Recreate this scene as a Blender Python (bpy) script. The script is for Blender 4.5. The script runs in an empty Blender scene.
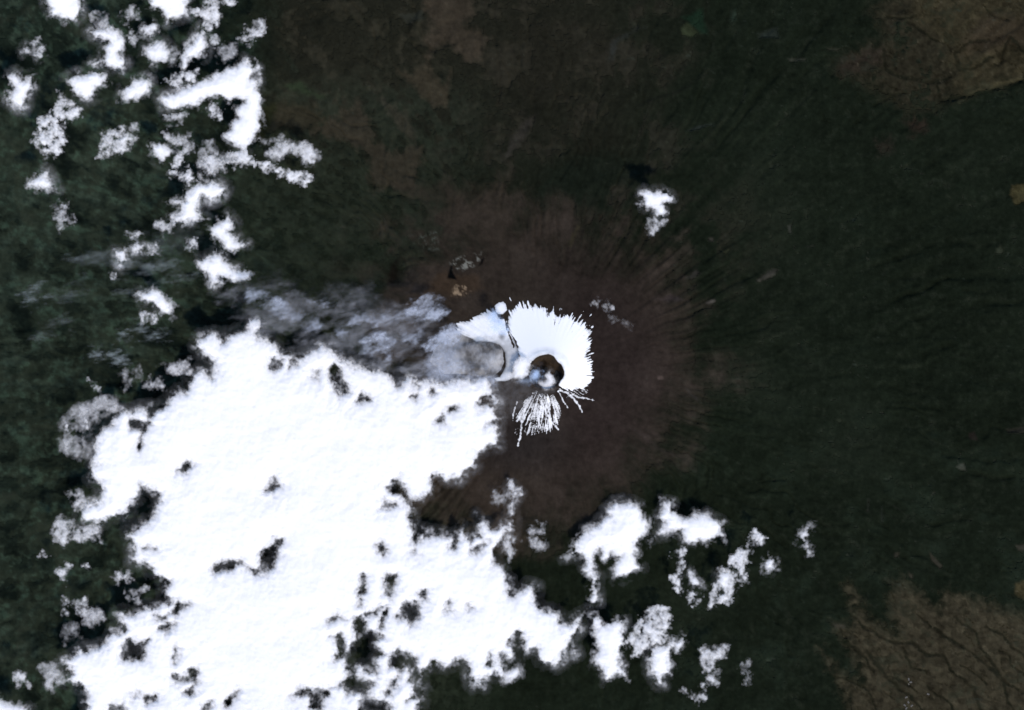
import bpy, math
import numpy as np

# ------------------------------------------------------------------ scale
S = 15.0            # metres on the ground per unit of the survey grid
HC = 150000.0       # height of the camera
CX, CY = 545.5, 372.5   # crater centre (survey grid: x to the east, y to the south)
SUN_EL, SUN_AZ = math.radians(53), math.atan2(-0.87, 0.49)
scene = bpy.context.scene
COL = scene.collection

# ------------------------------------------------------------------ noise
_rng = np.random.RandomState(7)
_P = _rng.permutation(4096).astype(np.int64)
_G = np.stack([np.cos(np.linspace(0, 2*np.pi, 256, endpoint=False)),
               np.sin(np.linspace(0, 2*np.pi, 256, endpoint=False))], -1)

def _grad(ix, iy, seed):
    return _G[_P[(_P[(ix + seed*131) & 4095] + iy*17 + seed) & 4095] & 255]

def pnoise(x, y, seed=0):
    ix = np.floor(x).astype(np.int64); iy = np.floor(y).astype(np.int64)
    fx = x-ix; fy = y-iy
    u = fx*fx*fx*(fx*(fx*6-15)+10); v = fy*fy*fy*(fy*(fy*6-15)+10)
    def dot(a, b):
        g = _grad(ix+a, iy+b, seed)
        return g[..., 0]*(fx-a) + g[..., 1]*(fy-b)
    n0 = dot(0, 0)*(1-u) + dot(1, 0)*u
    n1 = dot(0, 1)*(1-u) + dot(1, 1)*u
    return (n0*(1-v) + n1*v)*1.6

def fbm(x, y, lam, octaves=5, gain=.55, seed=0, ridged=False):
    a, s, t = 1.0, 0.0, 0.0
    out = 0
    for o in range(octaves):
        n = pnoise(x/lam+o*17.3, y/lam-o*9.1, seed+o)
        if ridged: n = 1-2*np.abs(n)
        out = out + a*n; t += a
        a *= gain; lam *= .5
    return out/t*1.6

def sstep(a, b, x):
    t = np.clip((x-a)/(b-a), 0, 1)
    return t*t*(3-2*t)

def srgb(c):
    c = np.asarray(c, float)/255.0
    return np.where(c <= .04045, c/12.92, ((c+.055)/1.055)**2.4)

def T(ox, oy, pts, k=3.9385):
    return [(ox+x/k, oy+y/k) for x, y in pts]

def signed_distance(poly, x, y):
    """positive inside the outline"""
    P = np.asarray(poly, float); Q = np.roll(P, -1, 0)
    d2 = np.full(x.shape, 1e18); ins = np.zeros(x.shape, bool)
    for (ax, ay), (bx, by) in zip(P, Q):
        ex, ey = bx-ax, by-ay
        L = ex*ex+ey*ey
        if L < 1e-9: continue
        t = np.clip(((x-ax)*ex+(y-ay)*ey)/L, 0, 1)
        d2 = np.minimum(d2, (x-ax-t*ex)**2+(y-ay-t*ey)**2)
        if ay != by:
            c = (ay > y) != (by > y)
            ins ^= c & (x < ex*(y-ay)/(by-ay)+ax)
    d = np.sqrt(d2)
    return np.where(ins, d, -d)

# ------------------------------------------------------------------ object helpers
def tag(o, label=None, cat=None, group=None, kind=None):
    if label: o['label'] = label
    if cat: o['category'] = cat
    if group: o['group'] = group
    if kind: o['kind'] = kind
    return o

def empty(name, loc):
    o = bpy.data.objects.new(name, None); COL.objects.link(o)
    o.location = loc; o.empty_display_size = 200
    return o

def mesh_object(name, V, F, mat, parent=None, attrs=None, smooth=True, origin=None):
    V = np.asarray(V, np.float32)
    if origin is None:
        origin = np.array([V[:, 0].mean(), V[:, 1].mean(), V[:, 2].min()], np.float32)
        if parent is not None: origin = np.array(parent.location, np.float32)
    Vl = V-np.asarray(origin, np.float32)
    me = bpy.data.meshes.new(name)
    F = np.asarray(F, np.int32)
    me.vertices.add(len(V)); me.vertices.foreach_set('co', Vl.ravel())
    me.loops.add(F.size); me.loops.foreach_set('vertex_index', F.ravel())
    me.polygons.add(len(F))
    me.polygons.foreach_set('loop_start', np.arange(0, F.size, F.shape[1], dtype=np.int32))
    me.polygons.foreach_set('use_smooth', np.full(len(F), smooth))
    me.update(calc_edges=True)
    for k, a in (attrs or {}).items():
        a = np.asarray(a, np.float32)
        if a.ndim == 1:
            at = me.attributes.new(k, 'FLOAT', 'POINT'); at.data.foreach_set('value', a)
        else:
            at = me.attributes.new(k, 'FLOAT_COLOR', 'POINT')
            at.data.foreach_set('color', np.concatenate([a, np.ones((len(a), 1), np.float32)], 1).ravel())
    me.materials.append(mat)
    o = bpy.data.objects.new(name, me); COL.objects.link(o)
    if parent is None: o.location = [float(v) for v in origin]
    else: o.parent = parent
    return o

def sheet(name, X, Y, Z, cells, mat, parent=None, attrs=None):
    """one surface made of the chosen cells of a grid (rows run north to south)"""
    h, w = X.shape
    idx = np.arange(h*w).reshape(h, w)
    q = np.stack([idx[:-1, :-1], idx[1:, :-1], idx[1:, 1:], idx[:-1, 1:]], -1)[cells]
    used, inv = np.unique(q.ravel(), return_inverse=True)
    V = np.stack([X.ravel(), Y.ravel(), Z.ravel()], -1)[used]
    at = {k: a.reshape(h*w, -1)[used].squeeze() for k, a in (attrs or {}).items()}
    return mesh_object(name, V, inv.reshape(-1, 4), mat, parent, at)

# ------------------------------------------------------------------ materials
def new_mat(name):
    m = bpy.data.materials.new(name); m.use_nodes = True
    nt = m.node_tree; nt.nodes.clear()
    return m, nt, nt.nodes, nt.links

def ground_mat(name, rough_scale, amount, bump):
    m, nt, N, L = new_mat(name)
    out = N.new('ShaderNodeOutputMaterial')
    d = N.new('ShaderNodeBsdfDiffuse'); d.inputs['Roughness'].default_value = .6
    a = N.new('ShaderNodeAttribute'); a.attribute_name = 'land'
    tc = N.new('ShaderNodeTexCoord')
    n1 = N.new('ShaderNodeTexNoise'); n1.inputs['Scale'].default_value = 1/rough_scale
    n1.inputs['Detail'].default_value = 6; n1.inputs['Roughness'].default_value = .7
    L.new(tc.outputs['Object'], n1.inputs['Vector'])
    mr = N.new('ShaderNodeMapRange')
    mr.inputs['From Min'].default_value = .3; mr.inputs['From Max'].default_value = .7
    mr.inputs['To Min'].default_value = 1-amount; mr.inputs['To Max'].default_value = 1+amount
    L.new(n1.outputs['Fac'], mr.inputs['Value'])
    mul = N.new('ShaderNodeVectorMath'); mul.operation = 'SCALE'
    L.new(a.outputs['Color'], mul.inputs[0]); L.new(mr.outputs['Result'], mul.inputs['Scale'])
    L.new(mul.outputs['Vector'], d.inputs['Color'])
    b = N.new('ShaderNodeBump'); b.inputs['Distance'].default_value = bump; b.inputs['Strength'].default_value = .6
    L.new(n1.outputs['Fac'], b.inputs['Height']); L.new(b.outputs['Normal'], d.inputs['Normal'])
    L.new(d.outputs['BSDF'], out.inputs['Surface'])
    return m

def snow_mat():
    m, nt, N, L = new_mat('snow')
    out = N.new('ShaderNodeOutputMaterial')
    d = N.new('ShaderNodeBsdfDiffuse')
    a = N.new('ShaderNodeAttribute'); a.attribute_name = 'ash'
    tc = N.new('ShaderNodeTexCoord')
    n = N.new('ShaderNodeTexNoise'); n.inputs['Scale'].default_value = 1/70; n.inputs['Detail'].default_value = 6
    L.new(tc.outputs['Object'], n.inputs['Vector'])
    mx = N.new('ShaderNodeMix'); mx.data_type = 'RGBA'
    mx.inputs[6].default_value = (.93, .94, .95, 1); mx.inputs[7].default_value = (.10, .095, .09, 1)
    mm = N.new('ShaderNodeMath'); mm.operation = 'MULTIPLY_ADD'; mm.use_clamp = True
    sub = N.new('ShaderNodeMath'); sub.operation = 'SUBTRACT'; sub.inputs[1].default_value = .5
    L.new(n.outputs['Fac'], sub.inputs[0]); L.new(sub.outputs[0], mm.inputs[0])
    mm.inputs[1].default_value = .35
    L.new(a.outputs['Fac'], mm.inputs[2])
    gate = N.new('ShaderNodeMath'); gate.operation = 'MULTIPLY'; gate.use_clamp = True
    g2 = N.new('ShaderNodeMath'); g2.operation = 'MULTIPLY'; g2.inputs[1].default_value = 8; g2.use_clamp = True
    L.new(a.outputs['Fac'], g2.inputs[0]); L.new(g2.outputs[0], gate.inputs[0]); L.new(mm.outputs[0], gate.inputs[1])
    L.new(gate.outputs[0], mx.inputs[0])
    L.new(mx.outputs[2], d.inputs['Color'])
    L.new(d.outputs['BSDF'], out.inputs['Surface'])
    return m

def vapour_mat(name, color, scale=60.0, amount=.25):
    """white water droplets: how much shows through follows the real depth of the vapour (attribute depth)"""
    m, nt, N, L = new_mat(name)
    out = N.new('ShaderNodeOutputMaterial')
    d = N.new('ShaderNodeBsdfDiffuse'); d.inputs['Color'].default_value = (*color, 1); d.inputs['Roughness'].default_value = 1
    tl = N.new('ShaderNodeBsdfTranslucent'); tl.inputs['Color'].default_value = (*color, 1)
    ad = N.new('ShaderNodeMixShader'); ad.inputs[0].default_value = .12
    L.new(d.outputs[0], ad.inputs[1]); L.new(tl.outputs[0], ad.inputs[2])
    t = N.new('ShaderNodeBsdfTransparent')
    a = N.new('ShaderNodeAttribute'); a.attribute_name = 'depth'
    tc = N.new('ShaderNodeTexCoord')
    n = N.new('ShaderNodeTexNoise'); n.inputs['Scale'].default_value = 1/scale; n.inputs['Detail'].default_value = 4
    L.new(tc.outputs['Object'], n.inputs['Vector'])
    mr = N.new('ShaderNodeMapRange')
    mr.inputs['From Min'].default_value = .3; mr.inputs['From Max'].default_value = .7
    mr.inputs['To Min'].default_value = -(1-amount)/2; mr.inputs['To Max'].default_value = -(1+amount)/2
    L.new(n.outputs['Fac'], mr.inputs['Value'])
    mul = N.new('ShaderNodeMath'); mul.operation = 'MULTIPLY'
    L.new(a.outputs['Fac'], mul.inputs[0]); L.new(mr.outputs['Result'], mul.inputs[1])
    ex = N.new('ShaderNodeMath'); ex.operation = 'EXPONENT'
    L.new(mul.outputs[0], ex.inputs[0])
    mx = N.new('ShaderNodeMixShader')
    L.new(ex.outputs[0], mx.inputs[0]); L.new(ad.outputs[0], mx.inputs[1]); L.new(t.outputs[0], mx.inputs[2])
    L.new(mx.outputs[0], out.inputs['Surface'])
    return m

M_GROUND = ground_mat('earth', 110.0, .22, 6.0)
M_FOREST = ground_mat('canopy', 60.0, .20, 5.0)
M_ASH = ground_mat('ash_slope', 90.0, .22, 5.0)
M_ROCK = ground_mat('crater_rock', 40.0, .4, 8.0)
M_SNOW = snow_mat()
M_CLOUD = vapour_mat('cloud_vapour', (.96, .965, .97))
M_SMOKE = vapour_mat('grey_smoke', (.44, .45, .48), 140, .5)
M_SMOKE_SHADE = vapour_mat('smoke_shade', (.26, .25, .25), 60, .3)
M_STEAM = vapour_mat('blue_steam', (.62, .76, .95), 30, .3)

# ------------------------------------------------------------------ terrain heights
def polar(x, y):
    dx, dy = x-CX, y-CY
    return np.hypot(dx, dy), np.arctan2(dy, dx)

def streak(x, y, n_ang, lam_r, seed, octaves=4):
    """noise drawn out down the slope, away from the crater"""
    r, th = polar(x, y)
    # the seam of the angle lies to the west-south-west under the cloud deck
    th2 = (th-2.6) % (2*np.pi)
    return fbm(th2*n_ang, r/lam_r*1.0, 1.0, octaves, .6, seed)

def crater_r(th):
    return 17.2+.5*np.sin(th*3+.5)+.5*np.sin(th*5+2)+.35*np.sin(th*9)

def height(x, y):
    r, th = polar(x, y)
    z = 1050*np.exp(-np.maximum(r, 0)*S/2600)
    g = streak(x, y, 22, 160, 31)
    fine = streak(x, y, 60, 90, 37)
    w = sstep(20, 90, r)*np.exp(-np.maximum(r-120, 0)/240)
    z = z + w*(g*7+fine*1.2)
    far = sstep(120, 420, r)
    # valleys running down and outwards, with side branches
    wv = fbm(x, y, 70, 4, .5, 41)
    s1 = streak(x+18*wv, y-14*wv, 13, 210, 43, 3)
    s2 = streak(x-10*wv, y+10*wv, 30, 90, 45, 3)
    v1 = sstep(.62, 0, np.abs(s1)); v2 = sstep(.62, 0, np.abs(s2))
    wr = sstep(60, 190, r)*(.35+.65*sstep(-.5, .5, fbm(x, y, 150, 3, .5, 47)))*np.exp(-np.maximum(r-600, 0)/400)
    z = z - wr*(46*v1+9*v2) + wr*s2*7
    z = z + sstep(90, 250, r)*fbm(x, y, 26, 4, .55, 49, ridged=True)*22
    z = z + far*(fbm(x, y, 160, 5, .5, 51)*55 + fbm(x, y, 30, 3, .5, 57)*9)
    # ravines of the low farmland, running outwards
    z = z - ravine(x, y)*30*far
    # grey shoulder west of the crater
    sx = (x-474)/32; sy = (y-357)/20
    q = np.sqrt(sx**2+sy**2)
    z = z + 55*sstep(1.0, .55, q+.12*fbm(x, y, 14, 3, .5, 63))
    # crater
    rc = crater_r(th)
    wall = sstep(rc+.5, rc-7.0, r)
    z = z - 250*wall + 14*np.exp(-((r-rc-1.5)/3.5)**2)*(1+.6*fbm(x, y, 8, 3, .5, 66))
    z = z + wall*fbm(x, y, 7, 4, .5, 69)*10
    return z

RAV = [T(764, 530, p) for p in (
  [(340,330),(400,380),(440,420),(520,440),(580,440),(640,490),(700,490),(730,550),(800,600),(830,615),(832,660),(880,740)],
  [(690,400),(740,440),(800,470),(850,510),(900,550),(950,600),(1024,640),(1120,690)], [(750,340),(830,400),(845,450),(880,500),(940,590)],
  [(880,380),(940,420),(980,460),(1024,500),(1100,560)], [(930,480),(960,490),(990,540),(1060,600)], [(400,470),(450,540),(500,590),(550,640),(600,680),(660,760)],
  [(640,620),(680,650),(730,680),(770,760)], [(780,530),(840,570),(870,610)], [(300,390),(340,450),(400,500),(430,560)], [(470,560),(560,600),(600,640)],
  [(600,330),(660,380),(690,400)], [(540,460),(580,540),(640,560)], [(270,570),(330,580),(400,620),(440,700)], [(940,590),(960,680),(1000,740)])]
RAV += [T(764, 0, p) for p in (
  [(470,190),(480,270),(560,310),(640,325),(700,320),(740,300)], [(940,230),(950,170),(970,150),(1010,190),(1060,240)], [(900,225),(830,260),(770,275),(755,210),(790,180),(850,160),(890,160)],
  [(700,395),(760,385),(850,370),(930,340),(1024,318),(1090,310)], [(680,330),(690,390)], [(430,420),(500,380),(560,370)], [(560,90),(620,120),(700,170)], [(480,60),(540,80),(600,60)], [(860,20),(900,60),(960,80)])]
def ravine(x, y):
    shp = x.shape
    out = np.zeros(shp)
    ok = (x > 820) & (x < 1080) & (((y > 560) & (y < 745)) | (y < 125)) & (y > -30)
    X, Y = x[ok], y[ok]
    X = X+2.6*fbm(X, Y, 14, 4, .6, 71); Y = Y+2.6*fbm(X, Y, 14, 4, .6, 72)
    best = np.zeros(X.shape)
    for i, p in enumerate(RAV):
        wdt = 1.7 if len(p) > 4 else 1.2
        for (ax, ay), (bx, by) in zip(p[:-1], p[1:]):
            ex, ey = bx-ax, by-ay
            t = np.clip(((X-ax)*ex+(Y-ay)*ey)/(ex*ex+ey*ey), 0, 1)
            best = np.maximum(best, sstep(wdt+.9, wdt*.3, np.hypot(X-ax-t*ex, Y-ay-t*ey)))
    # small side gullies, drawn out towards the south-east
    th = math.radians(38)
    u = X*math.cos(th)+Y*math.sin(th); v = -X*math.sin(th)+Y*math.cos(th)
    a = np.abs(fbm(u/3.5, v+.5*fbm(X, Y, 30, 3, .5, 74)*12, 15, 3, .5, 73))
    b = np.abs(fbm(u/4.5, v-.4*fbm(X, Y, 22, 3, .5, 76)*12, 9, 3, .55, 77))
    best = np.maximum(best, .8*sstep(.11, 0, a)*sstep(-.3, .3, fbm(X, Y, 30, 3, .5, 75)))
    best = np.maximum(best, .55*sstep(.12, 0, b)*sstep(-.1, .4, fbm(X, Y, 22, 3, .5, 78)))
    out[ok] = best
    return out

# grid: 1.25 units inside the frame, growing cells beyond it out to the horizon
def axis(lo, hi, step, far):
    core = np.arange(lo, hi+step, step)
    out, d = [], step
    p = core[-1]
    while p-hi < far:
        d *= 1.22; p += d; out.append(p)
    right = np.array(out); left = lo-(right-core[-1])[::-1]
    return np.concatenate([left, core, right])
gx = axis(-60, 1084, 1.25, 9000); gy = axis(-60, 770, 1.25, 9000)
PX, PY = np.meshgrid(gx, gy)
PZ = height(PX, PY)
WX, WY = (PX-512)*S, (355-PY)*S

def ground_z(x, y):
    """height of the built sheet at survey points"""
    i = np.clip(np.searchsorted(gx, x)-1, 0, len(gx)-2); j = np.clip(np.searchsorted(gy, y)-1, 0, len(gy)-2)
    u = (x-gx[i])/(gx[i+1]-gx[i]); v = (y-gy[j])/(gy[j+1]-gy[j])
    return (PZ[j, i]*(1-u)+PZ[j, i+1]*u)*(1-v)+(PZ[j+1, i]*(1-u)+PZ[j+1, i+1]*u)*v

# ------------------------------------------------------------------ land cover
R, TH = polar(PX, PY)
LIT = .90
def lin(c): return srgb(c)/LIT
col = np.zeros(PX.shape+(3,))
def blend(mask, c):
    global col
    col = col*(1-mask[..., None])+lin(c)*mask[..., None]

n_big = fbm(PX, PY, 170, 5, .55, 3)
n_mid = fbm(PX, PY, 40, 5, .6, 5)
n_fin = fbm(PX, PY, 9, 4, .65, 9)
s_out = streak(PX, PY, 26, 70, 11)
s_fin = streak(PX, PY, 80, 40, 13)
col[:] = lin((21, 26.5, 18.5))
west = sstep(330, 120, PX+40*n_mid)
blend(west, (26, 34, 27))
blend(west*sstep(-.1, .7, n_big+.5*n_mid)*.6, (34, 42, 34))
blend(west*sstep(.0, .7, s_out+n_fin*.4), (44, 54, 44))
blend(west*sstep(.1, .8, n_mid-s_out*.5)*.4, (38, 40, 31))
north = sstep(230, 90, PY+30*n_mid)*sstep(240, 300, PX)*sstep(720, 560, PX+40*n_big)
blend(north*.9, (31, 31, 24))
blend(north*sstep(.05, .6, n_mid+.4*n_fin)*.6, (42, 40, 31))
blend(sstep(.1, .8, n_big)*sstep(560, 700, PX)*.5, (26, 31, 23))
rdg = fbm(PX+14*n_mid, PY+10*n_big, 24, 5, .6, 15, ridged=True)
sfl = streak(PX+10*n_mid, PY+10*n_mid, 34, 46, 17, 4)
nwm = sstep(520, 430, PX)*sstep(60, 110, PY)
blend(nwm*sstep(-.1, .7, rdg*.7+sfl*.6)*.55, (38, 44, 34))
blend(nwm*sstep(.1, .8, -rdg*.6+n_mid*.5)*.6, (13, 18, 14))
blend(west*sstep(.05, .7, sfl*.8+n_fin*.5)*.75, (46, 60, 48))
blend(west*sstep(.05, .8, -sfl*.7-n_mid*.7)*.9, (13, 19, 16))  # deeper green, with ridge and cloud shade painted into the colour
blend(sstep(.2, .9, sfl*.6+n_fin*.5)*sstep(480, 600, PX)*.45, (36, 40, 32))
blend(sstep(.2, .9, -sfl*.5+n_mid*.6)*sstep(480, 600, PX)*.5, (14, 20, 15))
blend(sstep(330, 260, PY)*sstep(420, 520, PX)*sstep(760, 640, PX)*sstep(-.1, .7, n_mid+.5*sfl)*.5, (36, 34, 28))
blend(sstep(.15, .75, s_out*.6+n_fin*.6)*sstep(640, 760, PX)*.35, (33, 37, 28))
blend(sstep(380, 520, PY)*sstep(560, 700, PX)*sstep(0, .7, n_mid)*.4, (30, 38, 29))

def patch(poly, c, edge=5.0, rag=5.0, strength=1.0, broken=0.0):
    P = np.asarray(poly)
    x0, y0 = P.min(0)-14; x1, y1 = P.max(0)+14
    i0, i1 = np.searchsorted(gx, [x0, x1]); j0, j1 = np.searchsorted(gy, [y0, y1])
    sl = (slice(j0, j1), slice(i0, i1))
    d = signed_distance(poly, PX[sl], PY[sl])+rag*(n_fin[sl]*.7+n_mid[sl]*.5)
    m = sstep(-edge*.5, edge, d)*strength
    if broken: m = m*(1-broken*sstep(-.15, .35, n_mid[sl]*.8+n_fin[sl]*.6-.35*rdg[sl]))
    full = np.zeros(PX.shape); full[sl] = m
    blend(full, c)
    return full

# clearings and meadows in the north
A = (250, 0)
patch(T(*A, [(700,-80),(880,-80),(885,60),(850,100),(920,120),(940,170),(900,230),(850,255),(800,200),(780,180),(720,210),(700,260),(690,160),(720,120),(680,40)]), (50,45,36), 7, 7)
patch(T(*A, [(700,250),(760,330),(790,270),(800,290),(790,370),(770,420),(720,430),(680,390),(640,340),(580,290),(570,260),(640,300)]), (48,44,34), strength=.9)
patch(T(*A, [(110,400),(250,410),(300,470),(270,520),(180,520),(60,520)]), (43,41,31), 8, 7)
patch(T(*A, [(430,370),(480,480),(500,550),(560,600),(680,570),(690,640),(640,760),(480,740),(460,620),(380,560),(230,530),(330,460),(400,440)]), (46,43,34), 7, 8)
patch(T(*A, [(490,360),(560,410),(640,470),(660,580),(600,530),(540,440)]), (46,45,36), 5)
patch(T(*A, [(140,340),(190,315),(300,390),(200,370)]), (38,46,32))
patch(T(*A, [(590,60),(680,40),(690,75),(620,95)]), (38,40,34), 3, 3, .8)
patch(T(*A, [(0,430),(110,400),(60,560),(0,560)]), (30,32,20), 5)
A = (510, 0)
patch(T(*A, [(0,60),(400,80),(420,250),(350,270),(200,310),(150,420),(60,420),(0,300)]), (34,33,26), 12, 10, .6)
patch(T(*A, [(-30,640),(0,560),(60,470),(110,440),(90,490),(0,620)]), (50,47,42), 5, 4, .6)
patch(T(*A, [(390,230),(400,160),(500,105),(545,110),(430,160),(405,235)]), (42,45,42), 4, 4, .5)
patch(T(*A, [(668,112),(698,80),(748,132),(720,147),(680,140)]), (48,54,37), 2.5, 2, .8)
patch(T(*A, [(670,70),(760,30),(780,140),(745,130)]), (24,40,28), 4, 2, .8)
patch(T(*A, [(865,50),(890,32),(893,80),(870,92)]), (42,52,42), 3, 2, .6)
patch(T(*A, [(970,130),(1050,105),(1060,150),(980,155)]), (40,46,40), 3, 2, .8)
patch(T(*A, [(410,445),(480,428),(540,385),(640,365),(700,330),(770,292),(700,352),(600,388),(500,428)]), (13,15,13), 4, 3, .6)
patch(T(*A, [(695,515),(740,492),(805,488),(712,522)]), (40,46,42), 2, 1, .7)
# olive and reddish farmland in the north-east
A = (764, 0)
farm = patch(T(*A, [(400,40),(550,-80),(1200,-80),(1200,300),(850,350),(760,395),(650,450),(540,440),(450,380),(280,290),(270,240),(380,180),(460,150)]), (42,39,29), 16, 12, .85, .85)
patch(T(*A, [(560,-80),(1200,-80),(1200,300),(850,350),(770,385),(730,340),(770,290),(710,250),(730,190),(650,150),(580,90)]), (51,47,33), 12, 10, .8, .5)
patch(T(*A, [(860,60),(1060,60),(1080,180),(960,200),(760,230),(790,150)]), (50,42,33), 10, 9, .5)
patch(T(*A, [(390,190),(470,185),(480,250),(400,290),(290,300),(290,250)]), (43,37,31), 10, 9, .7, .5)
patch(T(*A, [(550,465),(650,470),(640,535),(570,540)]), (42,34,28), 8, 8, .7, .5)
patch(T(*A, [(430,550),(500,530),(520,600),(440,620)]), (38,34,28), 8, 8, .7, .6)
patch(T(*A, [(800,362),(900,325),(1024,300),(1024,318),(900,345),(810,372)]), (66,62,44), 2.5, 3, .6, .6)
patch(T(*A, [(90,230),(165,228),(160,240),(100,245)]), (52,54,46), 2, 1.5, .6)
patch(T(*A, [(240,185),(300,190),(290,206),(250,200)]), (48,50,40), 2, 1, .7)
A = (764, 180)
farm = np.maximum(farm, patch(T(*A, [(975,20),(1080,0),(1080,70),(990,100),(965,60)]), (56,53,34), 2, 2))
patch(T(*A, [(-30,392),(40,350),(62,352),(20,390),(-28,402)]), (55,53,47), 3.5, 2.5, .8)
patch(T(*A, [(160,262),(190,255),(196,263),(170,268)]), (50,51,44), 2.5, 2, .7)
patch(T(*A, [(92,180),(104,178),(108,210),(96,212)]), (60,61,54), 2.5, 1.6, .7)
patch(T(*A, [(905,295),(930,245),(948,290)]), (40,44,34), 2, 1.5, .8)
# the brown ash cone, its edge frayed down the slope
edge = np.interp(np.degrees(TH) % 360, [0, 45, 90, 135, 180, 225, 270, 315, 360], [140, 130, 170, 190, 165, 182, 172, 176, 144])
patch([(528,212),(535,185),(552,165),(580,152),(612,148),(634,165),(640,190),(626,206),(600,214),(560,220)], (23,28,21), 12, 9, .85)
halo = sstep(110, -20, R-edge-40*n_big-30*n_mid)
blend(halo*sstep(60, -160, PY-CY)*.6*sstep(-.3, .3, n_mid+.5*n_big), (36, 35, 28))
cone_m = sstep(42, -48, R-edge-11*s_out-34*n_mid-34*n_big)
blend(cone_m, (46, 40, 34))
blend(cone_m*sstep(-.1, .9, s_out*.22+n_mid*.8)*.5, (53, 47, 41))
blend(cone_m*sstep(170, 70, R)*sstep(2.0, .8, np.abs(TH))*.75, (38, 31, 29))
blend(cone_m*sstep(.1, .9, s_fin*.25-.3*s_out+n_fin*.6)*.4, (33, 29, 26))
blend(sstep(50, 10, np.hypot((PX-515)/1.6, PY-440))*.7, (33, 30, 29))
A = (250, 180)
patch(T(*A, [(560,0),(1030,0),(1030,330),(820,200),(700,90),(560,60)]), (42,37,30), 14, 12, .5)
patch(T(*A, [(690,440),(740,360),(900,370),(930,430),(800,470)]), (52,42,32), 6, 4, .8)
patch(T(*A, [(540,330),(590,290),(600,400),(540,410)]), (16,12,10), 5, 4, .8)
spk = sstep(.0, .7, n_fin+fbm(PX, PY, 4, 3, .7, 91)*.9)
def speckle(poly, c, s):
    global col
    keep = col.copy(); m = patch(poly, c, 3, 2, s)*spk
    col = keep*(1-m[..., None])+lin(c)*m[..., None]
A3 = (380, 220)
speckle(T(*A3, [(440,250),(560,230),(650,205),(668,240),(600,300),(540,330),(470,345)], 6.4), (104,104,96), 1)
speckle(T(*A3, [(455,490),(475,415),(550,415),(590,465),(520,495)], 6.4), (120,104,84), 1)
speckle(T(*A3, [(180,110),(370,70),(380,200),(250,200)], 6.4), (62,66,58), .8)
patch(T(*A3, [(440,330),(465,262),(468,330),(495,385),(430,375)], 6.4), (8,9,9), 1.2, .6)
patch(T(*A3, [(650,250),(672,236),(662,280),(625,306)], 6.4), (10,10,10), 1.2, .6)
A = (510, 180)
patch(T(*A, [(636,252),(680,190),(718,172),(702,212),(660,240)]), (52,47,41), 5, 3, .6)
patch(T(*A, [(765,486),(806,466),(808,480),(780,490)]), (66,62,58), 2, 1, .7)
patch(T(*A, [(570,472),(630,446),(700,478),(620,484)]), (53,47,45), 4, 1.5, .8)
patch(T(*A, [(690,385),(735,348),(752,368),(715,395)]), (47,45,41), 3, 1.5, .8)
patch(T(*A, [(225,260),(262,175),(275,185),(240,270)]), (52,48,34), 3, 1.5, .7)
patch(T(*A, [(830,280),(870,265),(850,300)]), (48,50,36), 2, 1.5, .7)
patch(T(*A, [(780,225),(803,225),(800,245),(775,245)]), (56,54,48), 2, 1, .7)
A = (510, 360)
patch(T(*A, [(390,240),(440,250),(530,290),(600,350),(680,380),(620,380),(560,340),(470,270)]), (50,44,40), 5, 1.5, .7)
patch(T(*A, [(575,65),(600,60),(605,75),(580,78)]), (72,62,56), 1.5, .6, .8)
patch(T(*A, [(690,110),(740,150),(735,160),(700,135)]), (44,42,38), 2, 1, .7)
# brown farmland in the south-east
A = (764, 530)
se = patch(T(*A, [(310,210),(330,200),(380,260),(440,350),(520,400),(490,330),(490,250),(520,195),(560,200),(600,235),(680,290),(690,240),(720,230),(830,260),(900,290),(1200,400),(1200,1100),(450,1100),(330,720),(280,600),(215,455),(300,560),(380,590),(330,470),(270,370),(330,380),(350,330)]), (53,49,37), 13, 11, .95, .45)
se = np.maximum(se, patch(T(*A, [(990,210),(1080,180),(1080,290),(985,260)]), (52,48,32), 3, 3))
for p in ([(510,90),(535,85),(530,108),(512,108)], [(650,85),(705,140),(690,155),(655,120)], [(565,160),(590,175),(585,195),(570,190)],
          [(990,60),(1060,50),(1060,75),(1000,82)], [(270,365),(320,375),(318,390),(280,385)]):
    patch(T(*A, p), (50,48,40), 2, 1.2, .8)
A = (764, 360)
for p, c in (([(755,420),(785,405),(800,440),(770,432)], (54,56,48)), ([(800,285),(830,280),(845,320),(805,312)], (33,29,25)),
             ([(950,270),(1060,255),(1060,290),(960,290)], (40,40,34)), ([(485,565),(520,575),(600,650),(590,640),(540,598)], (36,38,32)),
             ([(405,545),(415,545),(412,600),(402,600)], (40,42,36)), ([(456,575),(468,575),(468,640),(460,640)], (36,40,34))):
    patch(T(*A, p), c, 2, 1, .8)
farm = np.clip(np.maximum(farm, se), 0, 1)
plot = fbm(np.floor(PX/5+n_mid*1.5)*3.1, np.floor(PY/5+n_mid*1.5)*2.7, 2.2, 2, .5, 97)
col *= (1+farm*np.clip(plot*.35+n_fin*.22, -.5, .6))[..., None]
rv = ravine(PX, PY)
blend(farm*rv*.9*np.clip(.8+.6*n_fin, .25, 1), (18, 22, 16))
blend(farm*sstep(.55, 1.0, fbm(PX, PY, 5, 3, .7, 113)+.25*n_fin)*.6, (70, 66, 52))
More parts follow.
